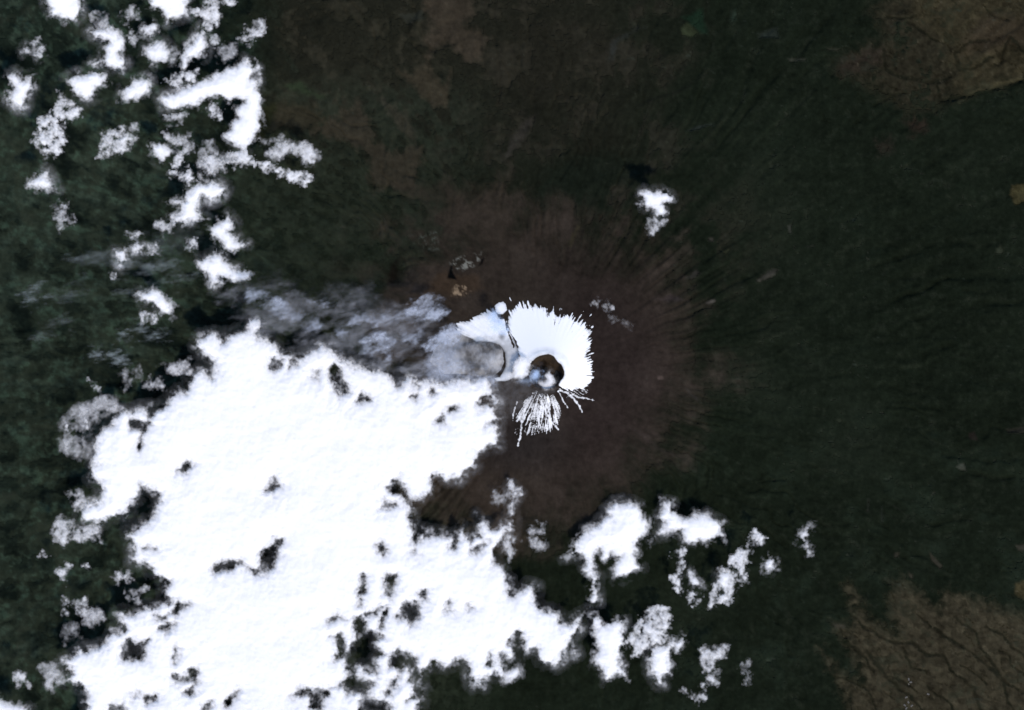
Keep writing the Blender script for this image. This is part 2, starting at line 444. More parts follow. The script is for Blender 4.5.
# outside the survey the same mixed forest and fields go on
# scattered small clearings
dots = fbm(PX+8*n_mid, PY+8*n_big, 7, 4, .7, 101)
blend(sstep(.75, 1.05, dots+.3*n_mid)*sstep(150, 260, R)*.45, (50, 52, 44))
blend(sstep(.8, 1.1, fbm(PX/2.6+6*n_big, PY+4*n_mid, 5, 3, .65, 111)+.3*n_mid)*sstep(560, 700, PX)*.4, (44, 50, 42))
col *= np.clip(1+.22*n_fin+.24*n_mid+.16*n_big+.08*fbm(PX, PY, 3.5, 2, .6, 109), .35, 2.1)[..., None]
# rock in the crater
inc = sstep(crater_r(TH)+2.5, crater_r(TH)+.5, R)
blend(inc, (50, 42, 34))
blend(inc*sstep(.0, .6, fbm(PX, PY, 6, 3, .5, 103)), (30, 25, 21))
col = np.clip(col, .0015, 1)

def cell(a): return (a[:-1, :-1]+a[1:, 1:]+a[:-1, 1:]+a[1:, :-1])/4
c_cone = cell(cone_m) > .5
c_cone &= cell(R) < 260
c_crater = cell(inc) > .5
c_forest = (cell(cone_m) < .35) & (cell(farm) < .4) & (cell(np.abs(PX-512)) < 572) & (cell(np.abs(PY-355)) < 415) & (cell(col.sum(-1)) < .042)
ground = sheet('terrain', WX, WY, PZ, ~(c_cone | c_crater), M_GROUND, attrs={'land': col})
tag(ground, 'dark hilly land with brown fields and ravines around the volcano', 'terrain', kind='structure')
canopy = PZ+9+1.2*fbm(PX, PY, 4, 2, .7, 107)
forest = sheet('forest', WX, WY, canopy, c_forest, M_FOREST, attrs={'land': col})
tag(forest, 'dark green forest covering the lower slopes and plain around the volcano', 'forest', kind='stuff')

# ------------------------------------------------------------------ volcano
volcano = empty('volcano', ((CX-512)*S, (355-CY)*S, 0))
tag(volcano, 'brown ash covered volcano with a white snow cap and a steaming summit crater', 'volcano')
sheet('ash_cone', WX, WY, PZ, c_cone & ~c_crater, M_ASH, volcano, {'land': col})
sheet('crater', WX, WY, PZ, c_crater, M_ROCK, volcano, {'land': col})

sx_ = np.arange(424, 606, .45); sy_ = np.arange(296, 452, .45)
SX, SY = np.meshgrid(sx_, sy_)
SR, ST = polar(SX, SY)
SZ = ground_z(SX, SY)
deg = np.degrees(ST) % 360          # 0 east, 90 south, 180 west, 270 north
fr = streak(SX, SY, 34, 40, 121, 4)
fr2 = streak(SX, SY, 70, 22, 127, 3)
fr3 = streak(SX, SY, 130, 12, 129, 3)
fing = fr*.9+fr2*.5+fr3*.15+.5*fbm(SX, SY, 9, 3, .6, 130)
# outer edge of the main cap by bearing
bear = np.array([0, 11, 18, 24, 30, 36, 46, 200, 225, 232, 245, 255, 263, 270, 277, 283, 290, 300, 308, 318, 330, 345, 360])
rad  = np.array([46, 46, 43, 40, 35, 30, 20, 20, 40, 62, 72, 70, 66, 64, 61, 55, 60, 62, 62, 57, 50, 46, 46])
Re = np.interp(deg, bear, rad)
frin = np.interp(deg, [0, 30, 60, 225, 245, 300, 330, 360], [5, 8, 4, 2, 9, 11, 8, 5])
cap = Re-SR+2.2*fbm(SX, SY, 13, 3, .55, 134)+frin*fing*np.clip(.8+1.1*fbm(SX, SY, 13, 2, .5, 135), .35, 1.8)+1.2*fbm(SX, SY, 5, 3, .6, 131)+.8*fbm(SX, SY, 2.2, 2, .6, 132)
cap = np.where((deg > 46) & (deg < 200), -5, cap)
cap = cap+sstep(8, 30, deg)*sstep(60, 40, deg)*(fr2*2.2+1.6*fbm(SX, SY, 2.6, 3, .65, 136))
# west limit of the cap: the dark gully
gul = SX-np.interp(SY, [300, 309, 323, 333, 345, 351, 372], [505, 507, 508, 507.5, 512, 516, 520])+1.0*fbm(SX, SY, 6, 3, .6, 133)
cap = np.minimum(cap, gul)
cap = np.minimum(cap, SR-crater_r(ST)-.4+.8*fbm(SX, SY, 5, 3, .6, 137))
ash0 = np.zeros(SX.shape)
parts = []
def snow_part(name, field, ash, label=None, lift=7.0, body=1.5, thin=.6, fade=1.3):
    ash = np.clip(ash+thin*np.exp(-np.clip(field, 0, 9)/fade), 0, 1)
    z = SZ+lift+np.clip(field, 0, 3)*body
    o = sheet(name, (SX-512)*S, (355-SY)*S, z, cell(field) > 0, M_SNOW, volcano, {'ash': ash})
    if label: o['label'] = label
snow_part('snow_cap', cap, .10*sstep(.6, 1, np.exp(-((SR-24)/5)**2)), 'broad white snow cap with a finely fringed edge')
# knob of snow at the north-west corner
kn = 6.0-np.hypot(SX-501, SY-308.5)+.7*fbm(SX, SY, 4, 3, .65, 141)+.8*fing*sstep(309, 304, SY)
kn = np.minimum(kn, np.where(cap > -.2, -1, kn))
snow_part('snow_knob', kn, ash0)
# western snowfield, ash stained lower down
wpoly = [(457,324),(466,321),(476,317),(488,311),(495,313),(499,318),(505,320),(510,332),(514,340),(519,350),(520,360),(514,368),(512,378),(505,381),(497,381),(494,378),(500,377),(505.5,366),(505.2,353),(499,345),(489,342),(477,342),(470,338),(462,335)]
wf = signed_distance(wpoly, SX, SY)+2.0*fbm(SX, SY, 6, 4, .6, 143)*sstep(336, 326, SY)+.6*fbm(SX, SY, 8, 3, .5, 144)+2.6*fing*sstep(500, 470, SX)*sstep(340, 332, SY)
wf = np.minimum(wf, np.where((cap > -.25) | (kn > -.3), -1, wf))
wf = np.minimum(wf, np.where((np.abs(SX-np.interp(SY, [318, 330, 345], [505, 507, 513.5])) < .9+.8*fbm(SX, SY, 5, 2, .5, 149)) & (SY > 316) & (SY < 348), -1, wf))
wash = sstep(334, 346, SY+5*fbm(SX, SY, 9, 3, .6, 147))*.42*sstep(380, 368, SY)+.08
wash = np.maximum(wash, .75*np.exp(-((SX-502)/4)**2-((SY-337)/5)**2))
snow_part('snow_field', wf, wash, 'ash stained western snowfield beside the grey shoulder')
# grey shoulder
sh = signed_distance([(441,337),(447,333),(458,332),(470,334),(480,340),(490,341),(499,344),(503.6,351),(504,362),(500.5,370),(493,377),(480,377),(465,374),(445,374),(430,362),(434,348)], SX, SY)+.7*fbm(SX, SY, 12, 3, .5, 151)
snow_part('rock_shoulder', sh, np.clip(.94+.17*fbm(SX/1.2, SY/2, 9, 4, .6, 153)-.32*np.exp(-((SX-493)/9)**2-((SY-361)/8)**2)-.12*sstep(480, 450, SX), .3, 1), 'smooth grey ash covered shoulder with a sharp eastern edge', 3.0, .6, 0)
# snow left in the gullies of the south face
st1 = streak(SX+.7*fbm(SX, SY, 9, 3, .5, 161), SY, 30, 120, 163, 3)
st2 = streak(SX, SY, 75, 26, 167, 3)
south = sstep(60, 70, deg)*sstep(138, 122, deg)
lim = np.interp(deg, [60, 70, 80, 90, 100, 110, 118, 126, 140], [42, 40, 54, 58, 62, 62, 72, 66, 50])
spx = fbm(SX, SY, 2.4, 3, .7, 175)
gs = .4*fbm(SX, SY, 11, 3, .55, 179)+(st1*.55+st2*.6+streak(SX, SY, 140, 14, 177, 3)*.5+spx*.3)-np.interp(SR, [18, 24, 36, 52, 62, 72], [.7, -.05, -.27, -.12, .24, .8])-np.clip((SR-lim)/9, 0, 3)-(1-south)*3
gs = np.where(SR < 20, -1, gs)
def ribs(pts, w):
    d = np.full(SX.shape, 1e9)
    for (a, b), (c, e) in zip(pts[:-1], pts[1:]):
        ex, ey = c-a, e-b
        t = np.clip(((SX-a)*ex+(SY-b)*ey)/(ex*ex+ey*ey), 0, 1)
        d = np.minimum(d, np.hypot(SX-a-t*ex, SY-b-t*ey)+t*.4)
    return w*.7-d+.9*fbm(SX, SY, 4, 3, .6, 171)+.45*fbm(SX, SY, 2, 2, .6, 172)
gs = gs*2.5
for p, w in (([(560,390),(568,393),(574,399),(579,406),(582,412)], 1.6), ([(572,394),(578,397),(586,398),(594,400.5)], 1.3),
             ([(525,408),(522,420),(521,432),(518,445)], 1.9), ([(541,401),(546,412),(552,422),(558,429)], 1.8),
             ([(536,404),(538,418),(542,432)], 1.5), ([(558,391),(564,402),(568,408)], 1.0), ([(517,402),(513,414),(513,420)], 1.0)):
    gs = np.maximum(gs, ribs(p, w))
seast = (sstep(12, 24, deg)*sstep(62, 48, deg))
sx2 = (st2*.6+fr*.3+fr3*.5+spx*.4)-.15-np.clip((SR-np.interp(deg, [10, 25, 45, 60], [50, 46, 34, 28]))/5, 0, 3)-(1-seast)*3
gs = np.maximum(gs, np.where(SR < 19.5, -1, sx2*2))
gs = np.minimum(gs, np.where((cap > -.5) | (wf > -.5), -1, gs))
snow_part('snow_streak', gs, ash0+.12, 'thin streaks of snow left in the gullies of the southern face', 5.0, thin=.8, fade=.8)

# ------------------------------------------------------------------ clouds
def fill(o): return -math.log(max(1-o, 1e-3))
def cloud(name, label, base, polys, holes=(), mat=None, cat='cloud', group=None, thick=95, rag=1.0, lam=20, seed=0, soft=1.0, step=1.0, grain=1.0, split=False, flow=None, bias=0.0, floor=0.0):
    """polys: (outline, opacity) pairs on the survey grid; the body is as deep as the vapour is dense.
    rag: how torn the outline is; soft: how wide its fading edge is; split: every outline is a part of its own"""
    if split and len(polys) > 1:
        P = np.concatenate([np.asarray(p) for p, _ in polys]).mean(0)
        root = empty(name, ((P[0]-512)*S, (355-P[1])*S, base))
        tag(root, label, cat, group)
        for i, p in enumerate(polys):
            cloud_body('shred', root, base, [p], holes, mat, thick, rag, lam, seed+i*3, soft, step, grain, flow, bias, floor)
        return root
    o = cloud_body(name, None, base, polys, holes, mat, thick, rag, lam, seed, soft, step, grain, flow, bias, floor)
    return tag(o, label, cat, group)

def cloud_body(name, parent, base, polys, holes, mat, thick, rag, lam, seed, soft, step, grain, flow, bias, floor):
    if base in (640, 650): bias += .2
    allp = np.concatenate([np.asarray(p) for p, _ in polys])
    mg = math.ceil(16*max(1, soft))
    x0, y0 = np.floor(allp.min(0))-mg; x1, y1 = np.ceil(allp.max(0))+mg
    X, Y = np.meshgrid(np.arange(x0, x1+step, step), np.arange(y0, y1+step, step))
    NX, NY = X, Y
    if flow:            # vapour drawn out along the wind: angle, stretch
        c_, s_ = math.cos(math.radians(flow[0])), math.sin(math.radians(flow[0]))
        NX, NY = (X*c_+Y*s_)/flow[1], -X*s_+Y*c_
    n = fbm(NX, NY, lam, 6, .67, 200+seed); nb = fbm(NX, NY, 48, 5, .55, 300+seed)
    nf = fbm(NX, NY, 6.5, 3, .65, 400+seed)
    wx_ = 3.0*fbm(NX, NY, 14, 3, .6, 500+seed)
    rn = fbm(NX+wx_, NY-wx_, 9.5, 4, .62, 600+seed, ridged=True)-.25
    hol = np.full(X.shape, -30.)
    for h in holes:
        hp = np.asarray(h); ok = (X > hp[:, 0].min()-30) & (X < hp[:, 0].max()+30) & (Y > hp[:, 1].min()-30) & (Y < hp[:, 1].max()+30)
        if ok.any(): hol[ok] = np.maximum(hol[ok], signed_distance(h, X[ok], Y[ok]))
    tau = np.zeros(X.shape); dep = np.zeros(X.shape)
    for p, o in polys:
        d = signed_distance(p, X, Y)
        size = max(d.max(), .8)
        wd = min(2.5, .5*size+.7)*soft
        d = np.minimum(d-(0.0 if mat is not None else 1.0 if len(holes) else .45), 1.7-hol)
        le = min(lam, max(5.0, size*2.6))
        n2 = n if le > lam*.8 else fbm(NX, NY, le, 4, .68, 700+seed)
        if o > .8:
            f = d/wd+rag*(1.25*n2+.34*nf*grain)-.22-.15*(size < 12)+bias
            # thin outskirts reach further out as torn threads and soft veils
            sm = min(1.0, size/9)
            veil = sm*np.clip(d/(wd*2.6)+.48+1.3*n2, 0, 1)*np.clip(.18+1.2*rn, 0, 1.4)*sstep(-3.2, -.3, d/wd)
            mist = sm*np.clip(.15+1.5*nb, 0, 1)*np.clip(.6+.8*n, 0, 1.6)*sstep(-11, 1, d)
            g = np.clip(f, 0, None)
            t = 1.15*(o**3)*g**1.5+.46*veil+(.24 if base in (640, 650) else .11)*mist
        else:
            wp = max(wd, 1.5)*1.25
            f = d/wp+rag*(1.7*n2+.5*nf*grain)+.1+bias
            t = fill(o*(.84 if mat is None else 1))*.8*sstep(-1.1, 1.7, f)*np.clip(.72+grain*(.8*rn+1.6*n2), .0, 3.5)**1.25
        if floor: t = t+floor*sstep(-13, -2, d)*np.clip(.8+.9*n, .1, 2)  # thin vapour added in gaps and round the edge to lift their shade
        tau = np.maximum(tau, t)
        dep = np.maximum(dep, thick*(.25+.75*min(1, o))*min(1, .35+size/14)*(1-np.exp(-np.maximum(f, 0)*wd/12))*(1+.34*nb+.12*n))
    tau = np.clip(tau, 0, 9)
    cells = np.maximum(np.maximum(tau[:-1, :-1], tau[1:, 1:]), np.maximum(tau[:-1, 1:], tau[1:, :-1])) > .008
    bz = np.maximum(base, ground_z(X, Y)+45)
    kx = (HC-base)/HC
    wx, wy = (X-512)*S*kx, (355-Y)*S*kx
    zt = bz+dep+1.5; zb = bz-.22*dep-1.5
    h, w_ = X.shape; idx = np.arange(h*w_).reshape(h, w_)
    q = np.stack([idx[:-1, :-1], idx[1:, :-1], idx[1:, 1:], idx[:-1, 1:]], -1)[cells]
    used, inv = np.unique(q.ravel(), return_inverse=True); f = inv.reshape(-1, 4); nv = len(used)
    V = np.concatenate([np.stack([wx.ravel(), wy.ravel(), z.ravel()], -1)[used] for z in (zt, zb)])
    # rim faces close the body
    e = np.concatenate([f[:, [0, 1]], f[:, [1, 2]], f[:, [2, 3]], f[:, [3, 0]]])
    key = np.sort(e, 1); key = key[:, 0].astype(np.int64)*nv+key[:, 1]
    u, ui, cnt = np.unique(key, return_index=True, return_counts=True)
    b = e[ui[cnt == 1]]
    F = np.concatenate([f, f[:, ::-1]+nv, np.stack([b[:, 1], b[:, 0], b[:, 0]+nv, b[:, 1]+nv], -1)])
    return mesh_object(name, V, F, mat or M_CLOUD, parent, attrs={'depth': np.concatenate([tau.ravel()[used]]*2)})

A0, A1, A2, A3t = (0, 0), (250, 0), (510, 0), (764, 0)
B0, B1, B2, B3 = (0, 180), (250, 180), (510, 180), (764, 180)
C0, C1, C2, C3 = (0, 360), (250, 360), (510, 360), (764, 360)
D0, D1, D2, D3 = (0, 530), (250, 530), (510, 530), (764, 530)

deck = (T(*B0, [(800,700),(785,680),(762,650),(790,610),(850,600),(880,630),(900,600),(960,590),(980,550),(1024,540)])
 + T(*B1, [(40,545),(60,580),(40,610),(90,640),(150,690),(200,690),(280,645),(330,650),(360,705)])
 + T(*C1, [(450,20),(520,30),(560,60),(590,90),(620,60),(650,65),(700,75),(760,80),(790,70),(850,70),(890,80),(930,60),(960,90),(970,130),(985,170),(965,200),(985,230),(978,270),(982,340),(940,350),(900,370),(890,420),(850,440),(840,475),(770,475),(735,460),(720,480),(720,520),(680,540),(645,560),(640,600),(645,680),(690,668),(780,685),(800,690),(840,655),(860,690),(895,690),(905,640),(895,610),(930,640),(960,660),(1000,645),(1024,620)])
 + T(*C2, [(0,490),(40,520),(15,560),(20,650),(10,690)])
 + T(*D1, [(1010,0),(970,80),(965,130),(1000,150),(1024,190)])
 + T(*D2, [(0,250),(30,240),(70,210),(110,220),(110,250),(100,280),(140,310),(190,320),(210,370),(240,370),(250,340),(300,320),(280,390),(240,440),(270,490),(250,500),(240,450),(220,480),(215,520),(180,540),(120,520),(90,470),(65,480),(50,440),(30,410),(5,440),(20,460),(15,510),(0,515)])
 + T(*D1, [(1010,500),(985,495),(1010,540),(1000,590),(960,570),(920,590),(920,620),(870,620),(860,580),(850,515),(800,530),(770,545),(720,530),(685,555),(675,590),(690,640),(670,710)])
 + [(415,742),(396,760),(380,752),(362,781),(331,798),(300,790),(285,822),(240,836),(214,818),(180,829),(150,802),(118,790),(96,768),(70,760),(88,738)]
 + T(*D0, [(340,710),(330,680),(340,650),(300,610),(250,600),(275,560),(250,560),(245,510),(270,500),(310,465),(370,460),(410,440),(440,395),(485,390),(465,360),(455,325),(480,315),(530,330),(575,295),(610,300),(645,285),(670,280),(640,250),(660,210),(600,180),(580,140),(515,130),(520,90),(510,60),(495,0)])
 + T(*C0, [(500,680),(560,640),(600,600),(620,540),(590,510),(560,500),(550,540),(510,580),(520,600),(500,620),(470,610),(430,630),(380,655),(360,640),(320,630),(310,600),(350,560),(395,545),(390,495),(350,470),(345,440),(365,400),(365,330),(400,265),(430,250),(440,225),(480,200),(510,200),(545,185),(600,180),(575,200),(590,215),(620,185),(660,160),(690,120),(725,115),(730,90),(770,45),(800,30),(815,50),(830,60),(838,20)]))
holes = [T(*C0, h) for h in (
 [(505,225),(540,240),(590,250),(575,278),(552,350),(543,345),(552,285),(510,268)], [(700,432),(740,402),(752,420),(725,445)])]
holes += [T(*C1, h) for h in (
 [(75,25),(85,-5),(140,-5),(100,40)], [(150,-5),(182,-5),(188,22),(160,24)], [(252,40),(273,42),(268,78),(248,72)],
 [(310,60),(330,15),(355,30),(362,70),(398,100),(382,132),(350,138),(328,90)], [(422,165),(440,125),(470,155),(440,168)],
 [(640,92),(660,82),(664,106)], [(706,122),(720,106),(734,130),(716,138)], [(780,192),(806,178),(808,195),(785,202)],
 [(728,243),(755,212),(760,235),(735,248)], [(538,500),(585,462),(602,495),(628,530),(645,585),(610,572),(592,528),(560,522)],
 [(516,585),(528,542),(546,560),(574,565),(548,588)], [(62,515),(95,458),(104,480),(114,495),(90,516)], [(895,170),(930,140),(975,160),(950,190),(905,185)], [(635,140),(660,138),(655,152)],
 [(925,255),(960,235),(985,225),(985,245)])]
holes += [T(*D0, h) for h in (
 [(560,72),(588,58),(608,74),(570,78)], [(838,148),(880,118),(932,118),(912,158),(850,168)], [(940,118),(1000,152),(1028,135),(1030,168),(1000,168),(940,132)],
 [(690,312),(700,278),(744,295),(712,312),(692,338),(668,332)], [(608,330),(668,330),(660,352),(618,352)], [(632,388),(660,358),(688,370),(650,408)],
 [(472,497),(495,428),(520,428),(530,450),(588,428),(572,490),(552,513),(490,508)], [(678,505),(690,455),(702,465),(686,522)],
 [(678,575),(720,580),(745,548),(772,548),(784,600),(745,654),(728,640),(755,604),(690,602)], [(568,662),(612,648),(614,666),(575,678)],
 [(523,652),(540,626),(543,655),(525,668)], [(878,682),(910,648),(940,632),(932,662),(895,694)], [(786,715),(800,688),(834,672),(822,720)], [(413,730),(425,688),(480,688),(488,720)])]
holes += [T(*D1, h) for h in (
 [(28,165),(45,88),(80,58),(100,30),(128,38),(106,78),(122,100),(60,174)], [(-10,150),(40,148),(20,170)], [(498,62),(515,46),(538,75),(520,98),(503,82)], [(640,48),(645,-5),(668,10),(656,58)],
 [(690,-10),(772,-10),(760,18),(690,24)], [(793,-10),(822,-10),(824,40),(805,80),(793,72)], [(838,12),(890,-5),(910,10),(870,50)], [(866,84),(900,52),(948,42),(900,80)],
 [(636,90),(650,78),(660,92),(645,98)], [(423,245),(440,168),(454,180),(452,242),(430,254)], [(526,254),(538,174),(574,178),(574,232),(550,264)], [(428,302),(440,270),(449,300)],
 [(450,334),(480,318),(544,290),(500,324),(460,344)], [(503,388),(540,305),(546,310),(516,386)], [(570,342),(620,286),(675,276),(668,338),(630,386),(618,352)], [(662,252),(690,242),(694,268),(670,265)],
 [(772,322),(785,288),(793,320)], [(852,302),(862,292),(873,302),(862,310)], [(308,364),(340,332),(384,356),(350,346)],
 [(408,350),(435,336),(462,360),(462,385),(530,420),(502,450),(528,490),(502,510),(502,565),(470,562),(430,540),(425,570),(484,600),(472,650),(552,680),(562,740),(440,740),(430,640),(380,655),(370,610),(318,622),(360,600),(385,580),(370,500),(328,517),(350,480),(322,420),(360,412),(385,470),(415,420)],
 [(160,652),(185,628),(240,628),(270,616),(312,640),(290,652),(288,690),(294,740),(240,695),(228,664)],
 [(543,510),(560,488),(580,462),(620,482),(658,500),(668,560),(684,580),(674,620),(692,670),(618,672),(640,640),(622,590),(640,552),(600,545),(590,580),(555,634),(528,675),(523,640),(580,560),(580,535),(550,542)],
 [(930,525),(950,490),(962,520),(945,535)])]
cloud('cloud', 'huge white sheet of cloud filling the lower left, pressed against the snow streaked volcano', 760, [(deck, 1.0)], holes, thick=95, rag=1.35, floor=.022, seed=1, lam=13)

# clouds south and south-east of the deck
cloud('cloud', 'large white cloud with a ragged gap in its underside below the volcano', 700, [
  (T(*C2, [(245,720),(290,670),(340,640),(385,610),(380,590),(410,560),(450,555),(490,560),(520,580),(530,610),(545,640),(545,720)])
   + T(*D2, [(545,5),(530,40),(500,60),(505,130),(520,150),(480,170),(440,195),(410,190),(400,140),(430,105),(400,100),(385,120),(360,120),(350,80),(340,90),(330,160),(355,180),(345,220),(350,290),(310,300),(320,250),(310,200),(290,160),(290,120),(250,100),(210,110),(250,70)]), 1.0)], seed=3, rag=1.25, lam=14)
cloud('cloud', 'curled hook shaped white cloud, second from the right below the volcano', 700, [
  (T(*C2, [(560,700),(600,650),(610,640),(570,625),(600,580),(600,550),(640,560),(650,590),(680,620),(720,600),(770,605),(840,640),(840,680),(850,710)])
   + T(*D2, [(850,45),(830,30),(780,50),(740,50),(690,55),(670,10),(600,20)]), 1.0),
  (T(*D2, [(680,60),(650,100),(670,110),(650,190),(630,185),(650,215),(700,265),(740,290),(745,265),(730,250),(690,240),(665,190),(680,120)]), .7),
  (T(*D2, [(690,180),(710,155),(750,200),(765,230),(720,220),(700,205)]), .9)], seed=5, rag=1.25, lam=14)
cloud('cloud', 'narrow upright white cloud at the right end of the southern clouds', 700, [
  (T(*D2, [(960,0),(940,60),(890,90),(870,130),(880,160),(860,160),(830,170),(815,210),(830,240),(800,260),(790,300),(870,270),(880,230),(925,200),(930,130),(950,80),(1000,30),(970,10)]), .8),
  (T(*D2, [(820,160),(870,160),(875,230),(830,250),(815,210)]), 1.0), (T(*D2, [(890,140),(930,130),(925,195),(900,200)]), 1.0)], seed=7, rag=1.25, lam=12)
cloud('cloud', 'tall white cloud with a pointed lower tip, left of the bumpy cloud at the bottom', 690, [
  (T(*D2, [(310,340),(340,335),(370,360),(450,340),(455,400),(470,430),(435,480),(435,510),(460,550),(468,592),(420,570),(375,600),(360,560),(330,530),(320,490),(340,470),(330,400)]), 1.0)], seed=9, rag=1.25, lam=14)
cloud('cloud', 'bumpy white cloud with a thin top and side tuft near the bottom edge', 690, [
  (T(*D2, [(545,470),(560,450),(640,450),(635,570),(600,575),(605,610),(580,610),(560,575),(545,560)]), 1.0),
  (T(*D2, [(470,430),(510,350),(550,310),(600,300),(630,340),(620,400),(640,450),(560,450),(520,490),(480,490)]), .75),
  (T(*D2, [(645,450),(680,410),(697,440),(660,500),(640,490)]), .85)], seed=11, rag=1.25, lam=12)
cloud('cloud_wisp', 'thin grey white cloud trailing a curved tail near the bottom edge', 680, [
  (T(*D2, [(750,480),(780,458),(855,458),(842,492),(800,520),(828,550),(812,605),(782,605),(780,540),(750,505)]), .72),
  (T(*D2, [(685,628),(720,655),(748,648),(765,600),(768,660),(740,678)]), .5)], seed=13, split=True)
cloud('cloud_wisp', 'faint thread of cloud right of the curved tail near the bottom edge', 680, [
  (T(*D2, [(915,530),(940,515),(945,600),(918,600)]), .28)], seed=14, split=True)
cloud('cloud', 'tiny white cloud fragment alone over the dark forest, the farthest right', 680, [
  (T(*C3, [(118,715),(135,690),(150,660),(188,642),(182,672),(168,715)])+T(*D3, [(165,30),(187,60),(187,98),(168,98),(150,50),(125,20)]), .88)], seed=15, lam=8)
cloud('cloud', 'tiny round white cloud fragment left of the farthest right one', 680, [
  (T(*D3, [(-5,135),(20,100),(48,118),(48,155),(15,168),(-5,160)]), .95)], seed=17, lam=8)
cloud('cloud_wisp', 'thin cloud tatters hanging in the brown gap under the volcano', 740, [
  (T(*C1, [(960,510),(1024,500),(1040,520),(1020,560),(970,570)]), .3), (T(*D2, [(70,25),(110,25),(135,60),(110,90),(80,60)]), .3),
  (T(*D2, [(-20,0),(15,0),(20,80),(0,110),(-20,90)]), .5), (T(*C2, [(0,480),(45,515),(30,545),(0,540)]), .7), (T(*C2, [(75,660),(130,645),(130,690),(80,680)]), .4),
  (T(*D2, [(-30,560),(40,525),(48,570),(0,610),(-30,600)]), .85)], seed=19, split=True)
cloud('cloud', 'small white cloud casting a round shadow on the slope above the volcano', 930, [
  (T(600, 150, [(315,340),(370,318),(430,325),(480,318),(540,330),(585,390),(540,412),(500,430),(532,490),(500,532),(440,528),(430,470),(400,460),(360,462),(305,432),(345,390)], 7.89), .97),
  (T(600, 150, [(400,540),(440,530),(515,570),(500,592),(400,655),(372,655),(390,600)], 7.89), .42)], seed=21, lam=9, thick=60, bias=.4, soft=.75)
cloud('cloud_wisp', 'tiny trail of white vapour on the brown slope just right of the snow cap', 700, [
  (T(*B2, [(362,495),(380,484),(398,486),(402,505),(380,514)]), .45), (T(*B2, [(322,492),(345,466),(355,474),(340,496)]), .2), (T(*B2, [(378,525),(395,535),(440,545),(482,572),(472,588),(430,560),(390,550)]), .09)], seed=23, split=True, lam=7, thick=18)

# cumulus field of the north-west
cloud('cloud', 'rounded white cloud cut by the top edge, the farthest left there', 640, [
  (T(*A0, [(170,-70),(180,0),(185,30),(205,70),(235,65),(260,85),(305,75),(322,40),(315,-70)]), 1.0)], seed=31, lam=11)
cloud('cloud', 'white cloud bent like an elbow below the gap between the two top edge clouds', 640, [
  (T(*A0, [(350,125),(400,105),(460,115),(502,150),(492,190),(470,205),(497,240),(482,278),(440,272),(400,252),(370,265),(355,250),(400,225),(410,190),(420,170),(375,145)]), 1.0)], seed=33, lam=11)
cloud('cloud', 'small pair of white tufts near the left edge, upper of two there', 640, [
  (T(*A0, [(82,205),(105,175),(125,205),(110,222)]), .9), (T(*A0, [(120,170),(150,158),(168,195),(150,205)]), .45), (T(*A0, [(130,215),(165,205),(182,228),(160,242)]), .85)], seed=35, lam=8)
cloud('cloud', 'knobbly white cloud near the left edge, lower of two there', 640, [
  (T(*A0, [(25,300),(60,285),(90,310),(130,298),(132,340),(110,380),(97,432),(60,422),(22,390),(28,370),(50,345)]), .93)], seed=37, lam=10)
cloud('cloud', 'fan shaped white cloud with a faint tuft below', 640, [
  (T(*A0, [(262,310),(310,288),(370,285),(425,288),(422,325),(382,345),(377,380),(340,397),(300,375),(285,345)]), .97),
  (T(*A0, [(238,370),(265,400),(322,430),(290,462),(240,472),(222,430)]), .7)], seed=39, lam=10)
cloud('cloud', 'square white cloud tuft between the fan shaped cloud and the forked cloud', 640, [
  (T(*A0, [(478,345),(530,312),(590,298),(594,360),(540,398),(476,398)]), .9)], seed=41, lam=10)
cloud('cloud', 'small bright round cloud under the cloud at the top edge', 640, [
  (T(*A0, [(555,98),(610,82),(630,115),(592,148),(558,142)]), .97), (T(*A0, [(515,130),(540,130),(535,180),(515,170)]), .4)], seed=43, lam=9)
cloud('cloud', 'soft half transparent white cloud with a grey fringe, left of the notched cloud', 640, [
  (T(*A0, [(570,180),(640,160),(680,200),(665,245),(610,255),(565,222)]), .85), (T(*A0, [(660,170),(700,190),(690,240),(660,260)]), .3)], seed=45, lam=10)
cloud('cloud', 'broad white cloud cut by the top edge with a thin arm stretching down right', 640, [
  (T(*A0, [(590,-70),(740,-70),(745,30),(735,60),(690,75),(655,88),(640,50),(585,25)]), 1.0),
  (T(*A0, [(740,50),(800,20),(845,-30),(862,40),(858,100),(812,112),(815,60),(770,55)]), .75), (T(*A0, [(880,-60),(920,-60),(910,15),(880,10)]), .8)], seed=47, lam=11)
cloud('cloud', 'notched white cloud standing above the long forked cloud', 640, [
  (T(*A0, [(735,175),(800,102),(818,180),(802,222),(745,242),(725,278),(706,230)]), .9), (T(*A0, [(825,140),(860,135),(860,170),(830,175)]), .5),
  (T(*A0, [(655,312),(720,292),(775,285),(772,312),(690,332)]), .8)], seed=49, lam=9)
cloud('cloud', 'long forked white cloud, largest of the upper left clouds', 640, [
  (T(*A0, [(630,380),(690,358),(730,345),(770,318),(830,300),(880,268),(920,258),(960,235),(1012,270),(990,310),(1024,310)])
   + T(*A1, [(30,330),(48,380),(42,450),(48,490),(20,540),(0,575)])
   + T(*A0, [(990,570),(960,595),(920,575),(878,535),(905,505),(930,460),(925,430),(955,400),(935,390),(900,405),(860,380),(820,380),(790,420),(740,415),(690,438),(645,425)]), 1.0),
  (T(*A0, [(828,430),(850,412),(868,455),(832,462)]), .7), (T(*A1, [(-5,250),(30,245),(28,285),(-5,290)]), .8)], seed=51, lam=12)
